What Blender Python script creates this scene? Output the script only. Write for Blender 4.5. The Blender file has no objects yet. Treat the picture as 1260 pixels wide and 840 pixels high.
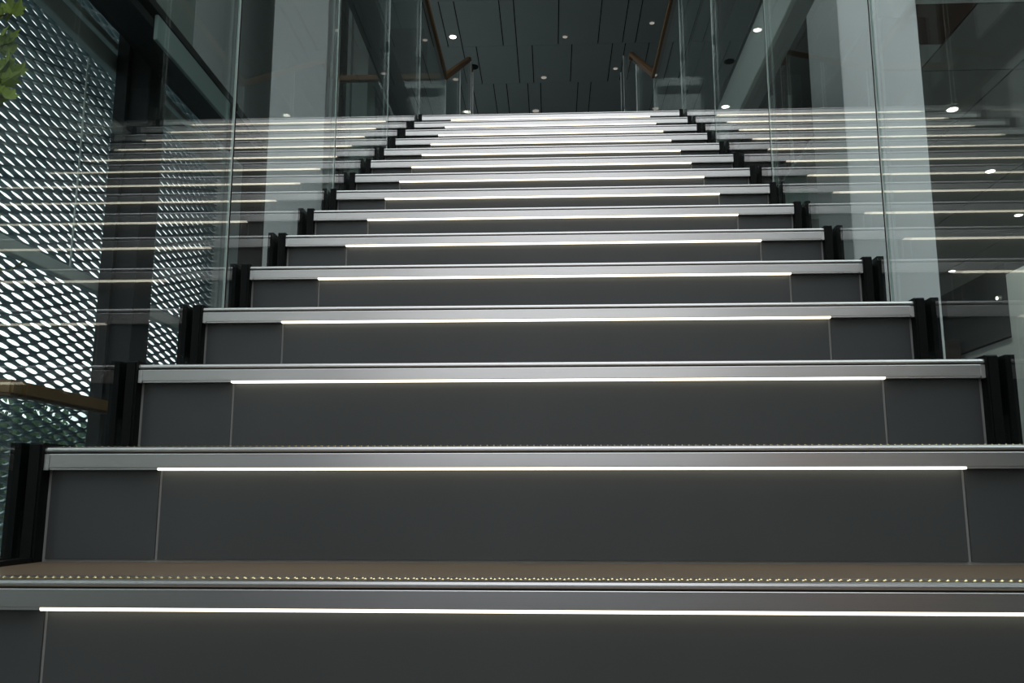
import bpy, math, random
from mathutils import Vector, Matrix
random.seed(7)
C = bpy.context.scene.collection
S = bpy.context.scene

# ------------------------------------------------------------ camera, sky, light, exposure
EYE = 0.63                       # eye height above the lower floor; heights below are written as (height over eye) + EYE
cam_d = bpy.data.cameras.new('camera'); cam = bpy.data.objects.new('camera', cam_d); C.objects.link(cam)
cam_d.sensor_fit = 'HORIZONTAL'; cam_d.sensor_width = 36.0; cam_d.lens = 36.0 * 1099.9 / 1260.0
cam_d.clip_start = 0.02; cam_d.clip_end = 400
PITCH, YAW = 0.1754, 0.0445
fw = Vector((-math.sin(YAW) * math.cos(PITCH), math.cos(YAW) * math.cos(PITCH), math.sin(PITCH)))
rt = Vector((math.cos(YAW), math.sin(YAW), 0)); up = rt.cross(fw)
M = Matrix((rt, up, -fw)).transposed().to_4x4(); M.translation = Vector((-0.003, 0, EYE))
cam.matrix_world = M
S.camera = cam

w = bpy.data.worlds.new('overcast_sky'); S.world = w; w.use_nodes = True
nt = w.node_tree; bg = nt.nodes['Background']
SKY = 1.9
tc = nt.nodes.new('ShaderNodeTexCoord'); sep = nt.nodes.new('ShaderNodeSeparateXYZ'); mr = nt.nodes.new('ShaderNodeMapRange')
mx = nt.nodes.new('ShaderNodeMix'); mx.data_type = 'RGBA'
nt.links.new(tc.outputs['Generated'], sep.inputs[0]); nt.links.new(sep.outputs[2], mr.inputs[0])
mr.inputs[1].default_value = -0.05; mr.inputs[2].default_value = 0.9
nt.links.new(mr.outputs[0], mx.inputs[0])
mx.inputs[6].default_value = (0.97, 0.985, 1.0, 1); mx.inputs[7].default_value = (0.90, 0.95, 1.0, 1)
nt.links.new(mx.outputs[2], bg.inputs[0]); bg.inputs[1].default_value = SKY
S.view_settings.view_transform = 'Standard'; S.view_settings.look = 'None'
S.view_settings.exposure = 0.0; S.view_settings.gamma = 1.0; S.view_settings.use_curve_mapping = False
S.cycles.max_bounces = 10; S.cycles.transparent_max_bounces = 24; S.cycles.glossy_bounces = 6; S.cycles.diffuse_bounces = 5
S.cycles.caustics_reflective = False; S.cycles.caustics_refractive = False
S.cycles.sample_clamp_indirect = 4.0

# ------------------------------------------------------------ materials
def mat(name, col, rough=0.6, metal=0.0, var=0.12, scale=6.0, bump=0.0, spec=0.5, stretch=None, emit=None, es=0.0):
    m = bpy.data.materials.new(name); m.use_nodes = True
    t = m.node_tree; b = t.nodes['Principled BSDF']
    tc = t.nodes.new('ShaderNodeTexCoord'); mp = t.nodes.new('ShaderNodeMapping'); n = t.nodes.new('ShaderNodeTexNoise')
    t.links.new(tc.outputs['Object'], mp.inputs[0]); t.links.new(mp.outputs[0], n.inputs['Vector'])
    if stretch: mp.inputs['Scale'].default_value = stretch
    n.inputs['Scale'].default_value = scale; n.inputs['Detail'].default_value = 5
    r = t.nodes.new('ShaderNodeMix'); r.data_type = 'RGBA'
    c = list(col) + [1]
    r.inputs[6].default_value = [max(0, v * (1 - var)) for v in col] + [1]
    r.inputs[7].default_value = [min(1, v * (1 + var)) for v in col] + [1]
    t.links.new(n.outputs['Fac'], r.inputs[0]); t.links.new(r.outputs[2], b.inputs['Base Color'])
    b.inputs['Roughness'].default_value = rough; b.inputs['Metallic'].default_value = metal
    b.inputs['Specular IOR Level'].default_value = spec
    if bump:
        bp = t.nodes.new('ShaderNodeBump'); bp.inputs['Strength'].default_value = bump; bp.inputs['Distance'].default_value = 0.01
        t.links.new(n.outputs['Fac'], bp.inputs['Height']); t.links.new(bp.outputs[0], b.inputs['Normal'])
    if emit:
        b.inputs['Emission Color'].default_value = list(emit) + [1]; b.inputs['Emission Strength'].default_value = es
    return m

def glass_mat(name, tint=(0.90, 0.955, 0.935), f0=0.045):
    m = bpy.data.materials.new(name); m.use_nodes = True
    t = m.node_tree; t.nodes.clear()
    out = t.nodes.new('ShaderNodeOutputMaterial'); tr = t.nodes.new('ShaderNodeBsdfTransparent'); gl = t.nodes.new('ShaderNodeBsdfGlossy')
    mx = t.nodes.new('ShaderNodeMixShader'); lw = t.nodes.new('ShaderNodeLayerWeight'); lw.inputs[0].default_value = 0.5
    p = t.nodes.new('ShaderNodeMath'); p.operation = 'POWER'; p.inputs[1].default_value = 5
    q = t.nodes.new('ShaderNodeMath'); q.operation = 'MULTIPLY_ADD'; q.inputs[1].default_value = 1 - f0; q.inputs[2].default_value = f0
    t.links.new(lw.outputs['Facing'], p.inputs[0]); t.links.new(p.outputs[0], q.inputs[0]); t.links.new(q.outputs[0], mx.inputs[0])
    tr.inputs[0].default_value = list(tint) + [1]; gl.inputs[0].default_value = (1, 1, 1, 1); gl.inputs[1].default_value = 0.0
    t.links.new(tr.outputs[0], mx.inputs[1]); t.links.new(gl.outputs[0], mx.inputs[2]); t.links.new(mx.outputs[0], out.inputs[0])
    return m

def emis(name, col, s):
    m = bpy.data.materials.new(name); m.use_nodes = True
    t = m.node_tree; t.nodes.clear()
    out = t.nodes.new('ShaderNodeOutputMaterial'); e = t.nodes.new('ShaderNodeEmission')
    e.inputs[0].default_value = list(col) + [1]; e.inputs[1].default_value = s
    t.links.new(e.outputs[0], out.inputs[0]); return m

STEEL = mat('brushed_steel', (0.66, 0.65, 0.64), 0.28, 1.0, 0.06, 3.0, 0.0, stretch=(1, 60, 220))
STEELD = mat('steel_groove', (0.02, 0.02, 0.02), 0.6, 0.2, 0.1)
TILE = mat('slate_grey_tile', (0.072, 0.077, 0.079), 0.42, 0, 0.14, 5.0, 0.05, 0.4)
GROUT = mat("grey_grout", (0.38, 0.39, 0.38), 0.8, 0, 0.08, 30)
TREAD = mat('brown_stone_tread', (0.175, 0.125, 0.080), 0.42, 0, 0.12, 8, 0.05, 0.5)
GRIT = mat('bronze_grit_strip', (0.20, 0.15, 0.07), 0.5, 0.3, 0.2, 40)
STUD = mat('brass_stud', (0.85, 0.70, 0.38), 0.22, 1.0, 0.05)
RUBBER = mat('black_rubber', (0.005, 0.006, 0.006), 0.5, 0, 0.2, 20, 0.1, 0.15)
LED = emis('warm_light_strip', (1.0, 0.92, 0.75), 2.4)
GLASS = glass_mat('balustrade_glass')
GEDGE = mat('polished_glass_edge', (0.78, 0.86, 0.83), 0.25, 0, 0.05)
SEAL = mat('black_silicone', (0.004, 0.004, 0.004), 0.7, 0, 0.1, spec=0.1)
WOOD = mat('oiled_oak', (0.21, 0.115, 0.045), 0.45, 0, 0.3, 3, 0.08, 0.4, stretch=(8, 1, 8))
WHITE = mat('pale_plaster', (0.86, 0.87, 0.87), 0.7, 0, 0.05, 1.5, 0.02, 0.3)
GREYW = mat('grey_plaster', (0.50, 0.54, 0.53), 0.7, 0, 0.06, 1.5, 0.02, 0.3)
DARKW = mat('charcoal_cladding', (0.05, 0.055, 0.055), 0.5, 0, 0.15, 2, 0.02, 0.4)
BLACK = mat('black_painted_metal', (0.007, 0.009, 0.010), 0.5, 0, 0.15, 2, 0, 0.3)
COLM = mat('dark_bronze_steel', (0.022, 0.025, 0.027), 0.45, 0.2, 0.2, 2, 0, 0.4)
BROWNW = mat('dark_brown_stone_cladding', (0.045, 0.035, 0.030), 0.55, 0, 0.4, 1.6, 0.1, 0.3)
BROWNC = mat('red_brown_patch', (0.10, 0.045, 0.032), 0.5, 0, 0.25, 2)
CEILP = mat('blue_grey_ceiling_panel', (0.44, 0.51, 0.51), 0.5, 0, 0.08, 1.2, 0, 0.35)
CEILB = mat('ceiling_void', (0.006, 0.007, 0.008), 0.9)
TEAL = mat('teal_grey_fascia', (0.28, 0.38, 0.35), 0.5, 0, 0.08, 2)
MESHM = mat('expanded_metal', (0.14, 0.21, 0.24), 0.45, 0.2, 0.12, 3)
BEAM = mat('galvanised_beam', (0.68, 0.76, 0.72), 0.5, 0.2, 0.12, 4)
FLOORM = mat('grey_stone_floor', (0.055, 0.055, 0.053), 0.6, 0, 0.15, 3, 0.03)
GROUND = mat('grey_paving', (0.25, 0.26, 0.25), 0.8, 0, 0.2, 2)
DL = emis('downlight_lens', (1.0, 0.95, 0.85), 7.0)
DIMDL = emis('dim_downlight_lens', (1.0, 0.93, 0.82), 0.3)
RED = mat('red_enamel', (0.40, 0.03, 0.04), 0.5)
LEAF = mat('yellow_green_leaf', (0.22, 0.30, 0.03), 0.5, 0, 0.5, 9, 0.1)
BARK = mat('brown_bark', (0.10, 0.07, 0.04), 0.8, 0, 0.3, 20, 0.4)
POT = mat('grey_clay_pot', (0.18, 0.18, 0.17), 0.7, 0, 0.15, 6, 0.1)
HEDGE = mat('dark_green_foliage', (0.045, 0.10, 0.05), 0.7, 0, 0.6, 3)
ORANGE = mat('added_orange_panel', (0.85, 0.40, 0.17), 0.5, 0, 0.2, 2, stretch=(6, 6, 1))

# ------------------------------------------------------------ mesh helpers
class MB:
    def __init__(s): s.v = []; s.f = []; s.m = []
    def box(s, x0, x1, y0, y1, z0, z1, mi=0):
        n = len(s.v)
        s.v += [(x0,y0,z0),(x1,y0,z0),(x1,y1,z0),(x0,y1,z0),(x0,y0,z1),(x1,y0,z1),(x1,y1,z1),(x0,y1,z1)]
        s.f += [(n,n+3,n+2,n+1),(n+4,n+5,n+6,n+7),(n,n+1,n+5,n+4),(n+1,n+2,n+6,n+5),(n+2,n+3,n+7,n+6),(n+3,n,n+4,n+7)]
        s.m += [mi]*6; return s
    def prism_x(s, prof, x0, x1, mi=0):          # prof: (y,z) polygon, extruded along x
        n = len(s.v); k = len(prof)
        s.v += [(x0,y,z) for y,z in prof] + [(x1,y,z) for y,z in prof]
        s.f += [tuple(range(n,n+k)), tuple(range(n+2*k-1,n+k-1,-1))]
        s.f += [(n+i, n+k+i, n+k+(i+1)%k, n+(i+1)%k) for i in range(k)]
        s.m += [mi]*(k+2); return s
    def tube(s, a, b, r0, r1=None, k=10, mi=0):
        a = Vector(a); b = Vector(b); r1 = r0 if r1 is None else r1
        d = (b-a).normalized(); u = d.orthogonal().normalized(); q = d.cross(u); n = len(s.v)
        for p, r in ((a,r0),(b,r1)):
            for i in range(k):
                t = 2*math.pi*i/k; s.v.append(tuple(p + u*r*math.cos(t) + q*r*math.sin(t)))
        s.f += [(n+i, n+(i+1)%k, n+k+(i+1)%k, n+k+i) for i in range(k)] + [tuple(range(n+k-1,n-1,-1)), tuple(range(n+k,n+2*k))]
        s.m += [mi]*(k+2); return s
    def mesh(s, name, mats, bevel=0):
        me = bpy.data.meshes.new(name); me.from_pydata(s.v, [], s.f)
        for q in (mats if isinstance(mats, (list,tuple)) else [mats]): me.materials.append(q)
        me.polygons.foreach_set('material_index', s.m)
        import bmesh
        b = bmesh.new(); b.from_mesh(me)
        if bevel: bmesh.ops.bevel(b, geom=list(b.edges), offset=bevel, segments=2, affect='EDGES', clamp_overlap=True)
        bmesh.ops.recalc_face_normals(b, faces=b.faces)
        b.to_mesh(me); b.free(); me.update(); return me

def link(name, me, parent=None, loc=None):
    o = bpy.data.objects.new(name, me); C.objects.link(o)
    if parent: o.parent = parent
    if loc: o.location = loc
    return o
def obj(name, mb, mats, parent=None, bevel=0, loc=None): return link(name, mb.mesh(name, mats, bevel), parent, loc)
def tag(o, label, cat, group=None):
    o['label'] = label; o['category'] = cat
    if group: o['group'] = group
    return o
def thing(name, label, cat, loc=(0,0,0), group=None):
    return tag(link(name, None, None, loc), label, cat, group)
def struct(name, mb, m, bevel=0):
    o = obj(name, mb, m, None, bevel); o['kind'] = 'structure'; return o
B = lambda *a: MB().box(*a)
def zb(x0,x1,y0,y1,z0,z1): return MB().box(x0,x1,y0,y1,z0+EYE,z1+EYE)   # heights relative to the eye

# ------------------------------------------------------------ the building
T, R, W = 0.30, 0.1783, 1.6185
YA, ZA = 1.0964, EYE - 0.0951           # front top edge of the lowest step in the frame
H = W/2
TOPY, TOPZ = YA + 14*T, ZA + 14*R
G = 0.833                                # inner glass face
LAND = TOPZ - EYE

struct('floor', B(-3.3, 7.0, -6.0, 15.0, -0.25, 0.0), FLOORM)
struct('bounce_floor_right', B(2.05, 7.0, 4.66, 13.58, 0.001, 0.012), mat('pale_bounce_floor', (0.42, 0.43, 0.42), 0.5))  # unseen pale floor added to bounce light up to the low ceiling
gr = struct('ground', B(-60, 60, -60, 60, -0.6, -0.255), GROUND)
# landing slab, upper corridor slabs and the floor of the next storey
struct('floor_landing', B(-0.86, 0.86, TOPY+0.06, 6.95, TOPZ-0.20, TOPZ-0.012), FLOORM)
struct('floor_corridor_left', B(-2.12, -0.865, 6.72, 16.8, TOPZ-0.25, TOPZ), [GREYW])
struct('floor_corridor_right', B(0.865, 2.3, 6.78, 16.8, TOPZ-0.25, TOPZ), [GREYW])
struct('floor_upper', B(-0.86, 0.86, 8.9, 16.8, TOPZ+1.05, TOPZ+1.28), [GREYW])

# high ceiling: a dark backing with single blue-grey boards hung below it
CZ = 7.0 + EYE
cb = MB(); cb.box(-4.6, 7.0, 3.2, 17.2, CZ+0.03, CZ+0.2); cb.box(-4.6, -3.0, -6.2, 3.2, CZ+0.03, CZ+0.2); cb.box(6.9, 7.0, -6.2, 3.2, CZ+0.03, CZ+0.2)
ceil = struct('ceiling', cb, CEILB)
for i, y in enumerate((-4.6, -3.0, -1.4, 0.2, 1.8)):       # bars of an unseen rooflight, added to light columns, treads and nosing tops
    o = obj('added_rooflight_bar', B(-3.0, 6.9, y, y+0.08, CZ+0.05, CZ+0.18), BLACK, ceil)
rows = [(10.36, 11.66, [-1.80,-1.16,-0.95,-0.30,-0.09,0.56,0.77,1.42]),
        (11.66, 12.96, [-1.58,-1.36,-0.715,-0.505,0.143,0.76,1.14,1.34]),
        (12.96, 14.25, [-1.36,-1.144,-0.505,-0.265,0.357,0.99,1.19,1.56]),
        (14.25, 15.52, [-1.32,-0.956,-0.734,-0.37,-0.15,0.49,0.71,1.35]),
        (15.52, 16.8, [-1.55,-0.90,-0.69,-0.04,0.17,0.82,1.03,1.68])]
for y0, y1, xs in rows:
    a = xs[0]; k = 0
    while a > -4.6: a -= (0.65, 0.21)[k % 2]; k += 1; xs = [a] + xs
    a = xs[-1]; k = 0
    while a < 4.6: a += (0.65, 0.21)[k % 2]; k += 1; xs = xs + [a]
    for a, b in zip(xs, xs[1:]):
        obj('ceiling_panel', B(a+0.008, b-0.008, y0+0.002, y1-0.002, CZ, CZ+0.02), CEILP, ceil)

struct('wall_far', B(-3.3, 7.0, 17.0, 17.2, 0, CZ+0.1), DARKW)
struct('wall_right', B(7.0, 7.15, -6.0, 17.2, 0, CZ+0.1), GREYW)
# entrance side behind the viewer: wall around a wide glazed opening
bw = MB()
bw.box(-4.6, -2.1, -6.2, -6.0, 0, CZ); bw.box(2.1, 7, -6.2, -6.0, 0, CZ)
bw.box(0.7, 2.1, -6.2, -6.0, 0, EYE+0.45)
struct('wall_entrance', bw, mat('dark_grey_plaster', (0.09, 0.09, 0.085), 0.7))
struct('added_door_1', B(-2.1, 0.7, -6.12, -6.10, 0.0, EYE+0.44), glass_mat('added_door_glass', (0.33, 0.36, 0.40)))  # unseen glazing added for a bright patch mirrored in the lower nosings
win = struct('window_1', B(-2.1, 2.1, -6.12, -6.10, EYE+0.46, CZ), glass_mat('tinted_glass', (0.82, 0.82, 0.82)))
for x in (-0.6, 0.6): obj('window_frame', B(x-0.03, x+0.03, -6.16, -6.06, EYE+0.46, CZ), BLACK, win)
wl_ = MB(); wl_.box(-3.30, -3.12, 8.45, 17.0, 0, TOPZ+0.2)
struct('wall_left', wl_, DARKW)
struct('wall_left_upper', B(-3.30, -3.12, 8.45, 17.0, 6.0, CZ), DARKW)
struct('wall_left_front', B(-3.30, -3.12, -6.0, -1.3, 0, CZ), GREYW)

# ------------------------------------------------------------ the staircase
stair = thing('staircase', 'straight flight of dark grey tiled steps with steel nosings and light strips', 'staircase', (0,0,0))
mesh_core = B(-H, H, 0.020, T+0.020, -R-0.12, -0.022).mesh('step', GROUT)
mesh_mid = B(-0.6230, 0.6230, 0.0165, 0.0205, -R+0.0035, -0.036).mesh('riser_tile', TILE)
mesh_side = B(0.6280, H-0.006, 0.0165, 0.0205, -R+0.0035, -0.036).mesh('riser_tile', TILE)
mesh_sideL = B(-H+0.006, -0.6280, 0.0165, 0.0205, -R+0.0035, -0.036).mesh('riser_tile', TILE)
mesh_tread = B(-H, H, 0.058, T+0.0195, -0.022, -0.001).mesh('tread_slab', TREAD)
prof = [(0.058,0.0),(0.0045,0.0),(0.0012,-0.0015),(0,-0.0045),(0,-0.0065),(0.001,-0.0085),(0.0075,-0.0088),(0.0075,-0.0108),(0.0012,-0.0112),
        (0.0008,-0.012),(0.0008,-0.0322),(0.0012,-0.0332),(0.0165,-0.0332),(0.0165,-0.022),(0.058,-0.022)]
mesh_nose = MB().prism_x(prof, -H, H).mesh('nosing', STEEL)
for p in mesh_nose.polygons: p.use_smooth = False
mesh_groove = B(-H+0.002, H-0.002, 0.0045, 0.0074, -0.0109, -0.0087).mesh('shadow_groove', STEELD)
caps = [B(a, b, -0.0006, 0.016, -0.0365, -0.0115).mesh('end_cap', STEEL) for a, b in ((-H+0.0005, -H+0.0085), (H-0.0085, H-0.0005))]
lips = [B(a, b, 0.001, 0.0163, -0.0362, -0.0334).mesh('steel_lip', STEEL) for a, b in ((-H+0.01, -0.6255), (0.6255, H-0.01))]
mesh_led = B(-0.625, 0.625, 0.0016, 0.0120, -0.0372, -0.0334).mesh('light_strip', LED)
mesh_grit = B(-H+0.01, H-0.01, 0.010, 0.030, -0.0002, 0.0006).mesh('grit_strip', GRIT)
st = MB()
for j in range(2):
    for i in range(150):
        x = -H + 0.022 + 0.0105*i + (0.00525 if j else 0); y = 0.015 + 0.010*j; n = len(st.v); r = 0.0016
        st.v += [(x-r,y-r,0.0006),(x+r,y-r,0.0006),(x+r,y+r,0.0006),(x-r,y+r,0.0006),(x,y,0.0020)]
        st.f += [(n,n+1,n+4),(n+1,n+2,n+4),(n+2,n+3,n+4),(n+3,n,n+4)]; st.m += [0]*4
mesh_stud = st.mesh('grip_studs', STUD)
def guard(s):
    m = MB(); x0, x1 = (H+0.0005, G-0.001) if s > 0 else (-G+0.001, -H-0.0005)
    z1, zl = 0.0065, -R
    m.prism_x([(-0.004,zl-0.02),(-0.004,z1-0.003),(-0.001,z1),(T-0.006,z1),(T-0.006,-0.10),(0.03,-0.10),(0.03,zl-0.02)], x0, x1)
    xm = x0 + 0.004 if s > 0 else x1 - 0.004
    m.box(min(xm,xm+0.004*s), max(xm,xm+0.004*s), -0.0065, -0.004, zl-0.02, z1-0.003)
    return m.mesh('edge_guard', RUBBER)
def outer(s):
    m = MB(); x0, x1 = (G+0.0125, G+0.030) if s > 0 else (-G-0.030, -G-0.0125)
    m.prism_x([(-0.004,-R-0.02),(-0.004,0.0065),(T-0.006,0.0065),(T-0.006,-0.10),(0.03,-0.10),(0.03,-R-0.02)], x0, x1)
    return m.mesh('outer_guard', RUBBER)
mesh_gl, mesh_gr, mesh_ol, mesh_or = guard(-1), guard(1), outer(-1), outer(1)
for k in range(-2, 15):
    s = link('step', mesh_core, stair, (0, YA + k*T, ZA + k*R))
    for nm, me in (('riser_tile', mesh_sideL), ('riser_tile', mesh_mid), ('riser_tile', mesh_side), ('tread_slab', mesh_tread), ('nosing', mesh_nose),
                   ('shadow_groove', mesh_groove), ('end_cap', caps[0]), ('end_cap', caps[1]), ('steel_lip', lips[0]), ('steel_lip', lips[1]), ('light_strip', mesh_led), ('grit_strip', mesh_grit),
                   ('edge_guard', mesh_gl), ('edge_guard', mesh_gr), ('outer_guard', mesh_ol), ('outer_guard', mesh_or)):
        if k == 14 and nm == 'tread_slab': me = B(-H, H, 0.058, 0.09, -0.022, -0.001).mesh('tread_slab', TREAD)
        link(nm, me, s)
    o = link('grip_studs', mesh_stud, s); o['kind'] = 'stuff'
# the next flight, starting behind the landing
up2 = thing('upper_staircase', 'next flight of steps rising behind the landing, hidden below its top edge', 'staircase')
for k in range(7):
    obj('step', B(-0.82, 0.82, 6.95+0.28*k, 6.95+0.28*(k+1), TOPZ+0.175*k-0.05, TOPZ+0.175*(k+1)), GREYW, up2)

# ------------------------------------------------------------ glass balustrades
def panel(x, y0, y1, zb0, zb1, zt0, zt1, t=0.012):
    x1 = x + t if x > 0 else x - t
    m = MB(); a, b = min(x,x1), max(x,x1)
    m.prism_x([(y0,zb0),(y1,zb1),(y1,zt1),(y0,zt0)], a, b); return m
SL = R/T
def zstep(y): return ZA + (y - YA)*SL
def ztop(y): return min(zstep(y) + 1.06, EYE + 3.40)
seams = [0.12, 2.19, 3.245, 4.295, 5.345]
for s in (-1, 1):
    side = 'left' if s < 0 else 'right'
    t = thing('glass_balustrade', 'tall clear glass panels walling the %s side of the lower flight of steps' % side, 'balustrade', group='glass balustrades beside the steps')
    x = s*G
    for a, b in zip(seams, seams[1:]):
        a2, b2 = a+0.006, b-0.009
        obj('glass_panel', panel(x, a2, b2, zstep(a2)-0.42, zstep(b2)-0.42, ztop(a2), ztop(b2)), GLASS, t)
    for b in seams[1:]:
        q = obj('panel_seal', B(min(x, x+s*0.005), max(x, x+s*0.005), b-0.003, b+0.005, zstep(b)-0.42, ztop(b)-0.02), SEAL, t)
        e = B(min(x, x+s*0.005), max(x, x+s*0.005), b-0.008, b-0.003, zstep(b)-0.42, ztop(b)-0.02)
        obj('polished_edge', e, GEDGE, q)
    def rail(nm, p, q, par, wd=0.046, ht=0.05):
        p = Vector(p); q = Vector(q); d = (q-p).normalized()
        sd = d.cross(Vector((0,0,1))).normalized()*wd/2; u = sd.cross(d).normalized()*ht/2
        m = MB(); n = 0
        for P in (p, q):
            m.v += [tuple(P-sd-u), tuple(P+sd-u), tuple(P+sd+u), tuple(P-sd+u)]
        m.f += [(0,1,2,3),(7,6,5,4),(0,4,5,1),(1,5,6,2),(2,6,7,3),(3,7,4,0)]; m.m += [0]*6
        return obj(nm, m, WOOD, par, 0.006)
    xr = s*0.862
    # sloping rail of the flight
    rail('handrail', (xr, 0.12, zstep(0.12)+1.10), (xr, 5.33, zstep(5.33)+1.12), t)
    xr = s*0.846
    # landing, corner and next flight
    l = thing('landing_balustrade', 'glass guard with oak handrail at the %s of the top landing' % side, 'balustrade', group='landing balustrades')
    zr = EYE + 3.36
    yc = 6.70 if s < 0 else 6.75
    ye, yf, ze = (8.90, 9.15, 4.66) if s < 0 else (9.45, 9.85, 4.97)
    xe = s*0.862 if s < 0 else 0.93
    rail('handrail', (xr, 5.40, zr), (xr, yc, zr), l)
    rail('handrail', (xr, yc, zr), (xe, ye, EYE+ze), l)
    rail('handrail', (xe, ye-0.01, EYE+ze), (xe, yf, EYE+ze), l)
    if s < 0: rail('handrail', (xr-0.02, yc, zr), (-2.0, yc, zr), l)
    obj('glass_panel', panel(x, 5.37, yc-0.015, TOPZ-0.1, TOPZ-0.1, zr-0.02, zr-0.02), GLASS, l)
    m = MB(); xo = s*2.0; m.box(min(x+s*0.02,xo), max(x+s*0.02,xo), yc-0.006, yc+0.006, TOPZ-0.2, zr-0.02); obj('glass_panel', m, GLASS, l)
    ym = (yc+ye)/2
    for a, b in ((yc+0.01, ym-0.006), (ym+0.006, ye)):
        za = lambda y: TOPZ + (y-yc)/(ye-yc)*(ze-3.36)
        obj('glass_panel', panel(x+s*0.004, a, b, za(a)-0.15, za(b)-0.15, za(a)+(zr-TOPZ)-0.02, za(b)+(zr-TOPZ)-0.02), GLASS, l)
    for y in (yc, ym, ye, yf):
        za2 = TOPZ + (min(y,ye)-yc)/(ye-yc)*(ze-3.36)
        obj('polished_edge', B(min(x, x+s*0.012), max(x, x+s*0.012), y-0.005, y+0.005, za2, za2+(zr-TOPZ)-0.02), GEDGE, l)

# ------------------------------------------------------------ left side: facade, column, gallery
fac = thing('mesh_facade', 'dark expanded metal screen with slanted slots, bright sky behind it', 'screen')
P, Q, D = 0.2136, 0.0705, 0.0325
ho = [(.44,0),(.32,.14),(.12,.255),(0,.265),(-.12,.255),(-.32,.14),(-.44,0),(-.32,-.14),(-.12,-.255),(0,-.265),(.12,-.255),(.32,-.14)]
ou = [(.5,0),(.36,.14),(.12,.38),(0,.5),(-.12,.38),(-.36,.14),(-.5,0),(-.36,-.14),(-.12,-.38),(0,-.5),(.12,-.38),(.36,-.14)]
def screen(y0, y1, z0, z1):
    V = []; F = []
    ny = int(round((y1-y0)/(P/2)))+1; nz = int((z1-z0)/(Q/2))
    for i in range(1, ny):
        for j in range(1, nz):
            if (i+j) % 2: continue
            cy, cz = y0+i*P/2, z0+j*Q/2; n = len(V)
            for xx in (0.0, -D):
                for (a,b) in ho: V.append((xx, cy+a*P, cz+b*Q))
                for (a,b) in ou: V.append((xx, cy+a*P, cz+b*Q))
            for k in range(12):
                l = (k+1) % 12
                F.append((n+k, n+l, n+12+l, n+12+k))
                F.append((n+24+k, n+36+k, n+36+l, n+24+l))
                F.append((n+k, n+24+k, n+24+l, n+l))
    m = bpy.data.meshes.new('mesh_panel'); m.from_pydata(V, [], F); m.materials.append(MESHM); m.update(); return m
P11 = 11*P
for (a, b) in ((6.3-3*P11, 6.3-2*P11), (6.3-2*P11, 6.3-P11), (6.3-P11, 6.3), (6.3, 6.3+9*P)):
    o = link('mesh_panel', screen(a, b, -0.1, 4.6), fac, (-3.2, 0, 0))
bmz = [(1.37, 1.455), (2.95, 3.08)]
for z0, z1 in bmz:
    obj('horizontal_rail', B(-3.10, -3.04, -1.2, 8.05, z0+EYE, z1+EYE), BEAM, fac, 0.004)
obj('horizontal_rail', B(-3.12, -3.06, -1.2, 8.05, 3.14+EYE, 3.19+EYE), BEAM, fac, 0.004)
for y in (5.50,):
    obj('support_rod', B(-3.13, -3.12, y, y+0.010, EYE+1.46, EYE+2.95), BEAM, fac)

cw = thing('steel_column', 'dark steel box column standing in front of the slotted metal screen', 'column')
obj('shaft', B(-3.03, -2.78, 5.70, 5.95, 0, EYE+3.30), COLM, cw, 0.004)
obj('mullion', B(-2.95, -2.925, 5.66, 5.699, 0, 5.6), COLM, cw)
obj('bracket', B(-2.775, -2.60, 5.72, 5.92, EYE+3.05, EYE+3.25), BLACK, cw)

gal = thing('gallery_edge', 'black soffit and teal-grey fascia of the gallery slab above the left screen', 'beam')
obj('soffit', B(-3.02, -2.575, 2.0, 7.55, EYE+3.32, EYE+3.38), BLACK, gal)
obj('soffit_board', B(-2.77, -2.52, 2.0, 7.55, EYE+2.96, EYE+3.02), BLACK, gal)
obj('fascia', B(-2.515, -2.49, 5.15, 6.44, EYE+2.88, EYE+3.05), TEAL, gal, 0.003)
obj('trim_bar', B(-2.519, -2.485, 2.0, 6.6, EYE+3.055, EYE+3.11), BLACK, gal)
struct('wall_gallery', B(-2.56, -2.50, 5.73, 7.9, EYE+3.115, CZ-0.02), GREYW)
struct('wall_gallery_front', B(-2.56, -2.50, 3.6, 5.71, EYE+3.115, CZ-0.02), mat('darker_grey_panel', (0.26,0.31,0.29), 0.6))  # front panel in a darker grey than the wall beyond the joint
struct('wall_pale_pier', B(-3.30, -2.80, 8.08, 8.44, 0, CZ-0.02), GREYW)
struct('wall_left_return', B(-2.795, -2.0, 8.30, 8.40, 0, EYE+5.2), GREYW)
struct('wall_stone', B(-2.79, -1.9, 7.6, 7.75, 0, EYE+6.3), BROWNW)

pl = thing('white_column', 'broad pale plaster column behind the left glass panels', 'column', (0,0,0))
obj('shaft', B(-2.13, -1.705, 6.30, 6.70, 0, CZ-0.02), WHITE, pl, 0.004)

ps = thing('fire_sign', 'small dark red box on the pier behind the left glass', 'sign')
obj('box', B(-2.165, -2.095, 8.70, 8.78, EYE+4.55, EYE+4.74), RED, ps, 0.008)
struct('wall_pier', B(-2.25, -1.93, 8.80, 9.2, TOPZ, CZ-0.02), GREYW)

# white gallery beam and dark strips beside the stairs, seen through the glass
gl = thing('dark_strip_left', 'dark strip running back beside the stairs behind the left glass', 'beam')
obj('web', B(-1.05, -1.0, 3.9, 6.6, EYE+2.55, EYE+2.83), COLM, gl, 0.003)
obj('hanger', B(-1.42, -1.05, 6.9, 7.1, TOPZ, EYE+3.9), COLM, gl)
gb = thing('white_gallery_beam', 'white painted beam running back beside the stairs behind the right glass', 'beam')
obj('fascia', B(1.0, 1.02, 2.4, 5.4, EYE+2.03, EYE+2.30), WHITE, gb, 0.003)
obj('soffit', B(1.02, 1.095, 2.4, 5.4, EYE+2.03, EYE+2.06), GREYW, gb)
obj('upstand', B(0.985, 1.03, 2.4, 5.4, EYE+2.305, EYE+2.6), COLM, gb)

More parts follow.
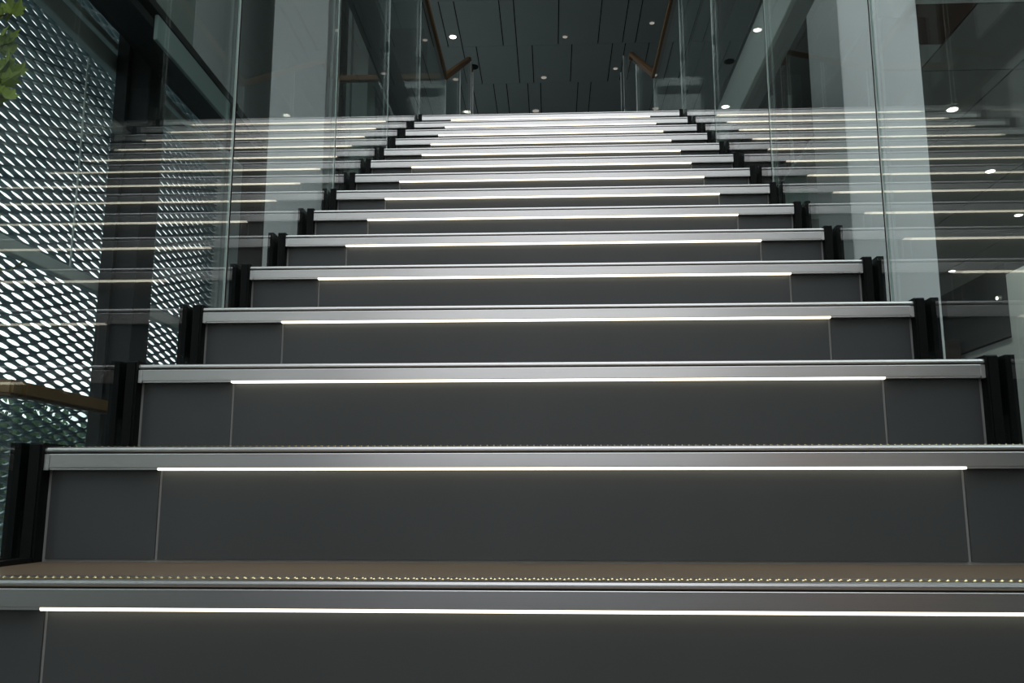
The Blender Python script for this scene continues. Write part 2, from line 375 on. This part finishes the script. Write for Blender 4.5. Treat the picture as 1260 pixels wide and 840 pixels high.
# guard rail at the foot of the left screen
gd = thing('guard_rail', 'short brown wooden rail in front of the slotted screen at lower left', 'handrail')
def tuber(nm, pts, r, m, par):
    cu = MB()
    for a, b in zip(pts, pts[1:]): cu.tube(a, b, r, r, 14)
    o = obj(nm, cu, m, par)
    for p in o.data.polygons: p.use_smooth = len(p.vertices) == 4
    return o
gm = MB(); gm.box(-1.235, -1.19, 1.95, 2.37, EYE+0.228, EYE+0.263); 
obj('handrail', gm, WOOD, gd, 0.006)
obj('handrail_return', B(-1.60, -1.19, 1.905, 1.948, EYE+0.228, EYE+0.263), WOOD, gd, 0.006)
obj('glass_panel', B(-1.218, -1.206, 1.95, 2.35, 0.03, EYE+0.227), GLASS, gd)
obj('base_shoe', B(-1.235, -1.19, 1.93, 2.37, 0, 0.04), STEEL, gd)

# potted tree at the far left edge
tr = thing('potted_tree', 'small yellow-green leafed tree at the far left edge behind the glass', 'plant', (-1.89, 2.33, 0))
pm = MB(); pm.tube((0,0,0),(0,0,0.42),0.17,0.22,20); obj('pot', pm, POT, tr, 0.0)
tk = MB(); pts = [(0,0,0.42),(0.02,0.01,0.9),(-0.02,0.03,1.3),(0.03,0.0,1.75),(0.02,0.02,2.1)]
for i,(a,b) in enumerate(zip(pts,pts[1:])): tk.tube(a,b,0.022-0.004*i,0.019-0.004*i,9)
tips = []
for i in range(26):
    z = random.uniform(0.95, 2.3); an = random.uniform(0, 6.283); r = random.uniform(0.2, 0.40)
    a = (0.0,0.01,z-0.15); b = (r*math.cos(an), r*math.sin(an), z+random.uniform(-.05,.12)); tk.tube(a,b,0.006,0.002,5); tips.append((a,b))
near = []
for k in range(6):                       # twigs reaching towards the stairs
    z = (2.06, 1.96, 1.86, 1.78, 1.40, 1.24)[k]; b = (0.285, 0.055, z); a = (0.02, 0.01, z-0.12); tk.tube(a, b, 0.005, 0.002, 5)
    near.append((a, b))
obj('trunk', tk, BARK, tr)
lv = MB(); ol = [(0,0),(.013,.008),(.022,.02),(.016,.026),(.024,.042),(.010,.04),(0,.062),(-.010,.04),(-.024,.042),(-.016,.026),(-.022,.02),(-.013,.008)]
lv.v = [(x,y,0.004*abs(x)/0.02) for x,y in ol]+[(0,0.03,-0.002)]; lv.f = [(i,(i+1)%12,12) for i in range(12)]; lv.m = [0]*12
lm = lv.mesh('leaf', LEAF)
for i in range(210):
    a, b = tips[i % len(tips)]; t_ = random.uniform(0.45, 1.05)
    o = link('leaf', lm, tr, tuple(a[k]+(b[k]-a[k])*t_+random.uniform(-.03,.03) for k in range(3)))
    o.rotation_euler = (random.uniform(-.9,.9), random.uniform(-.9,.9), random.uniform(0,6.28)); sc = random.uniform(.8,1.3); o.scale = (sc,)*3

for i in range(48):
    a, b = near[i % 4 if i < 40 else 4 + i % 2]; t_ = random.uniform(0.8, 1.04)
    o = link('leaf', lm, tr, tuple(a[k]+(b[k]-a[k])*t_+random.uniform(-.025,.025) for k in range(3)))
    o.rotation_euler = (random.uniform(.9,2.0), random.uniform(-.5,.5), random.uniform(-.8,.8)); sc = random.uniform(.8,1.2); o.scale = (sc,)*3
# trees outside, beyond the screen
hd = thing('hedge', 'dark green hedge outside beyond the slotted metal screen', 'hedge', (-11, 14, -0.255))
hc = MB(); hc.box(-0.5, 0.9, -12, 14, 0, 2.4); obj('core', hc, HEDGE, hd)
fl = MB()
for i in range(9000):
    y = random.uniform(-12, 14); z = random.uniform(0.2, 2.75 + 0.25*math.sin(y*1.7)); x = random.uniform(0.7, 1.25) if z < 2.4 else random.uniform(-.4,1.1)
    n = len(fl.v); a = random.uniform(0,6.28); r = random.uniform(.05,.10); c_, s_ = math.cos(a)*r, math.sin(a)*r; tz = random.uniform(-.05,.05)
    fl.v += [(x,y-c_,z-s_),(x+tz,y+s_,z-c_),(x,y+c_,z+s_),(x-tz,y-s_,z+c_)]; fl.f.append((n,n+1,n+2,n+3)); fl.m.append(0)
o = obj('foliage', fl, HEDGE, hd); o['kind'] = 'stuff'

# ------------------------------------------------------------ right side
rc = thing('pale_square_column', 'large pale square column behind the right glass panels', 'column')
obj('shaft', B(1.585, 2.01, 4.60, 5.16, 0, CZ-0.02), WHITE, rc, 0.004)
bh = struct('wall_bulkhead', zb(2.005, 7.0, 4.50, 4.64, 2.70, 6.9), WHITE)
struct('wall_bulkhead_step', zb(2.46, 7.0, 4.38, 4.499, 2.63, 6.9), WHITE)
bc = struct('ceiling_brown', zb(2.005, 2.36, 4.645, 5.09, 2.70, 2.73), BROWNC)  # red-brown rectangle set level with the low ceiling
struct('ceiling_margin', zb(2.005, 2.36, 5.10, 13.0, 2.70, 2.73), GREYW)
lc = struct('ceiling_lower', zb(2.36, 7.0, 4.645, 13.6, 2.725, 2.80), CEILB)
LOWP = mat('dark_ceiling_tile', (0.30, 0.31, 0.305), 0.55, 0, 0.1, 1.5)
xs = [2.365, 2.95, 3.85, 4.75, 5.65, 6.55, 7.0]; ys = [4.65, 5.44, 7.24, 9.04, 10.84, 12.64, 13.6]
for a, b in zip(xs, xs[1:]):
    for c, d in zip(ys, ys[1:]):
        obj('ceiling_panel', zb(a+0.005, b-0.005, c+0.005, d-0.005, 2.70, 2.72), LOWP, lc)
struct('wall_room_end', zb(2.0, 7.0, 13.6, 13.75, -0.63, 2.8), DARKW)
struct('wall_pale_right', zb(3.40, 3.52, 3.4, 6.66, -0.63, 1.66), GREYW)
struct('wall_pale_right_low', zb(3.42, 3.54, 6.66, 9.5, -0.63, 1.19), GREYW)
struct('wall_dark_band', zb(3.40, 3.56, 6.665, 9.5, 1.20, 1.75), DARKW)
struct('wall_dark_low', zb(2.6, 3.38, 7.45, 7.6, -0.63, 1.30), BROWNW)
# dark room upstairs with pale door frames
struct('wall_upper_room', zb(1.75, 3.6, 8.60, 8.75, 2.40, 5.6), BROWNW)
for i, x in enumerate((2.23, 2.40)):
    o = obj('trim_%d' % (i+1), zb(x, x+0.03, 8.56, 8.595, 2.42, 4.02), GREYW); o['kind'] = 'structure'

# ------------------------------------------------------------ downlights
def downlight(x, y, z, label, m=DL, r=0.05):
    t = thing('downlight', label, 'light', (x, y, z))
    a = MB(); a.tube((0,0,-0.004),(0,0,0.010), r*1.25, r*1.25, 16); obj('trim_ring', a, WHITE, t)
    b = MB(); b.tube((0,0,-0.008),(0,0,-0.0045), r, r, 16); obj('lens', b, m, t)
    return t
hi = [(-1.474,12.64,'bright round downlight in the high ceiling above left of the steps',DL,.05),
      (0.245,12.717,'round downlight in the high ceiling near the middle',DIMDL,.036),
      (1.535,12.37,'round downlight in the high ceiling beside the right oak rail',DIMDL,.036),
      (-0.092,14.043,'small round downlight farther back in the high ceiling, centre',DIMDL,.045),
      (1.089,13.779,'small round downlight in the high ceiling left of the right rail end',DIMDL,.036),
      (-0.252,15.345,'small round downlight just above the top step, centre',DIMDL,.06),
      (-1.501,15.324,'bright downlight just above the top step at its left end',DL,.06),
      ]
for x, y, lb, m, r in hi: downlight(x, y, CZ-0.002, lb, m, r)['group'] = 'downlights in the high ceiling'
sm = thing('ceiling_sensor', 'black round sensor on the high ceiling beside the left rail end', 'sensor', (-1.247,13.618,CZ-0.012))
a = MB(); a.tube((0,0,0),(0,0,0.012),0.085,0.085,16); obj('housing', a, BLACK, sm)
for x, y, lb in ((2.82,6.02,'downlight in the low dark ceiling nearest the pale column, top right'),
                 (3.663,7.256,'second downlight down in the low dark ceiling at right'),
                 (4.496,8.458,'downlight in the low dark ceiling at the right picture edge'),
                 (4.795,10.61,'far downlight in the low dark ceiling just right of the pale column')):
    d = downlight(x, y, EYE+2.699, lb, DL, .034); d['group'] = 'downlights in the low dark ceiling'
    ld = bpy.data.lights.new('lamp', 'SPOT'); ld.energy = 90; ld.color = (1.0, 0.96, 0.9); ld.spot_size = 1.9; ld.spot_blend = 0.6; ld.shadow_soft_size = 0.05
    lo = bpy.data.objects.new('lamp', ld); C.objects.link(lo); lo.parent = d; lo.location = (0, 0, -0.02)
wl = thing('wall_spotlight', 'small bright spotlight on the dark band above the pale wall at right', 'light', (3.395, 6.75, EYE+1.50))
a = MB(); a.tube((0,0,0),(-0.03,0,0),0.022,0.02,12); obj('housing', a, STEEL, wl)
a = MB(); a.tube((-0.031,0,0),(-0.034,0,0),0.012,0.012,12); obj('lens', a, DL, wl)

# orange wooden panel added out of view, to be mirrored in the lowest nosings
op = thing('added_orange_panel', 'added unseen orange panel behind the viewer, mirrored in the lowest nosings', 'panel', (2.9,-5.95,0))
obj('board', B(-0.45, 0.45, 0, 0.04, 0.0, 2.1), ORANGE, op)
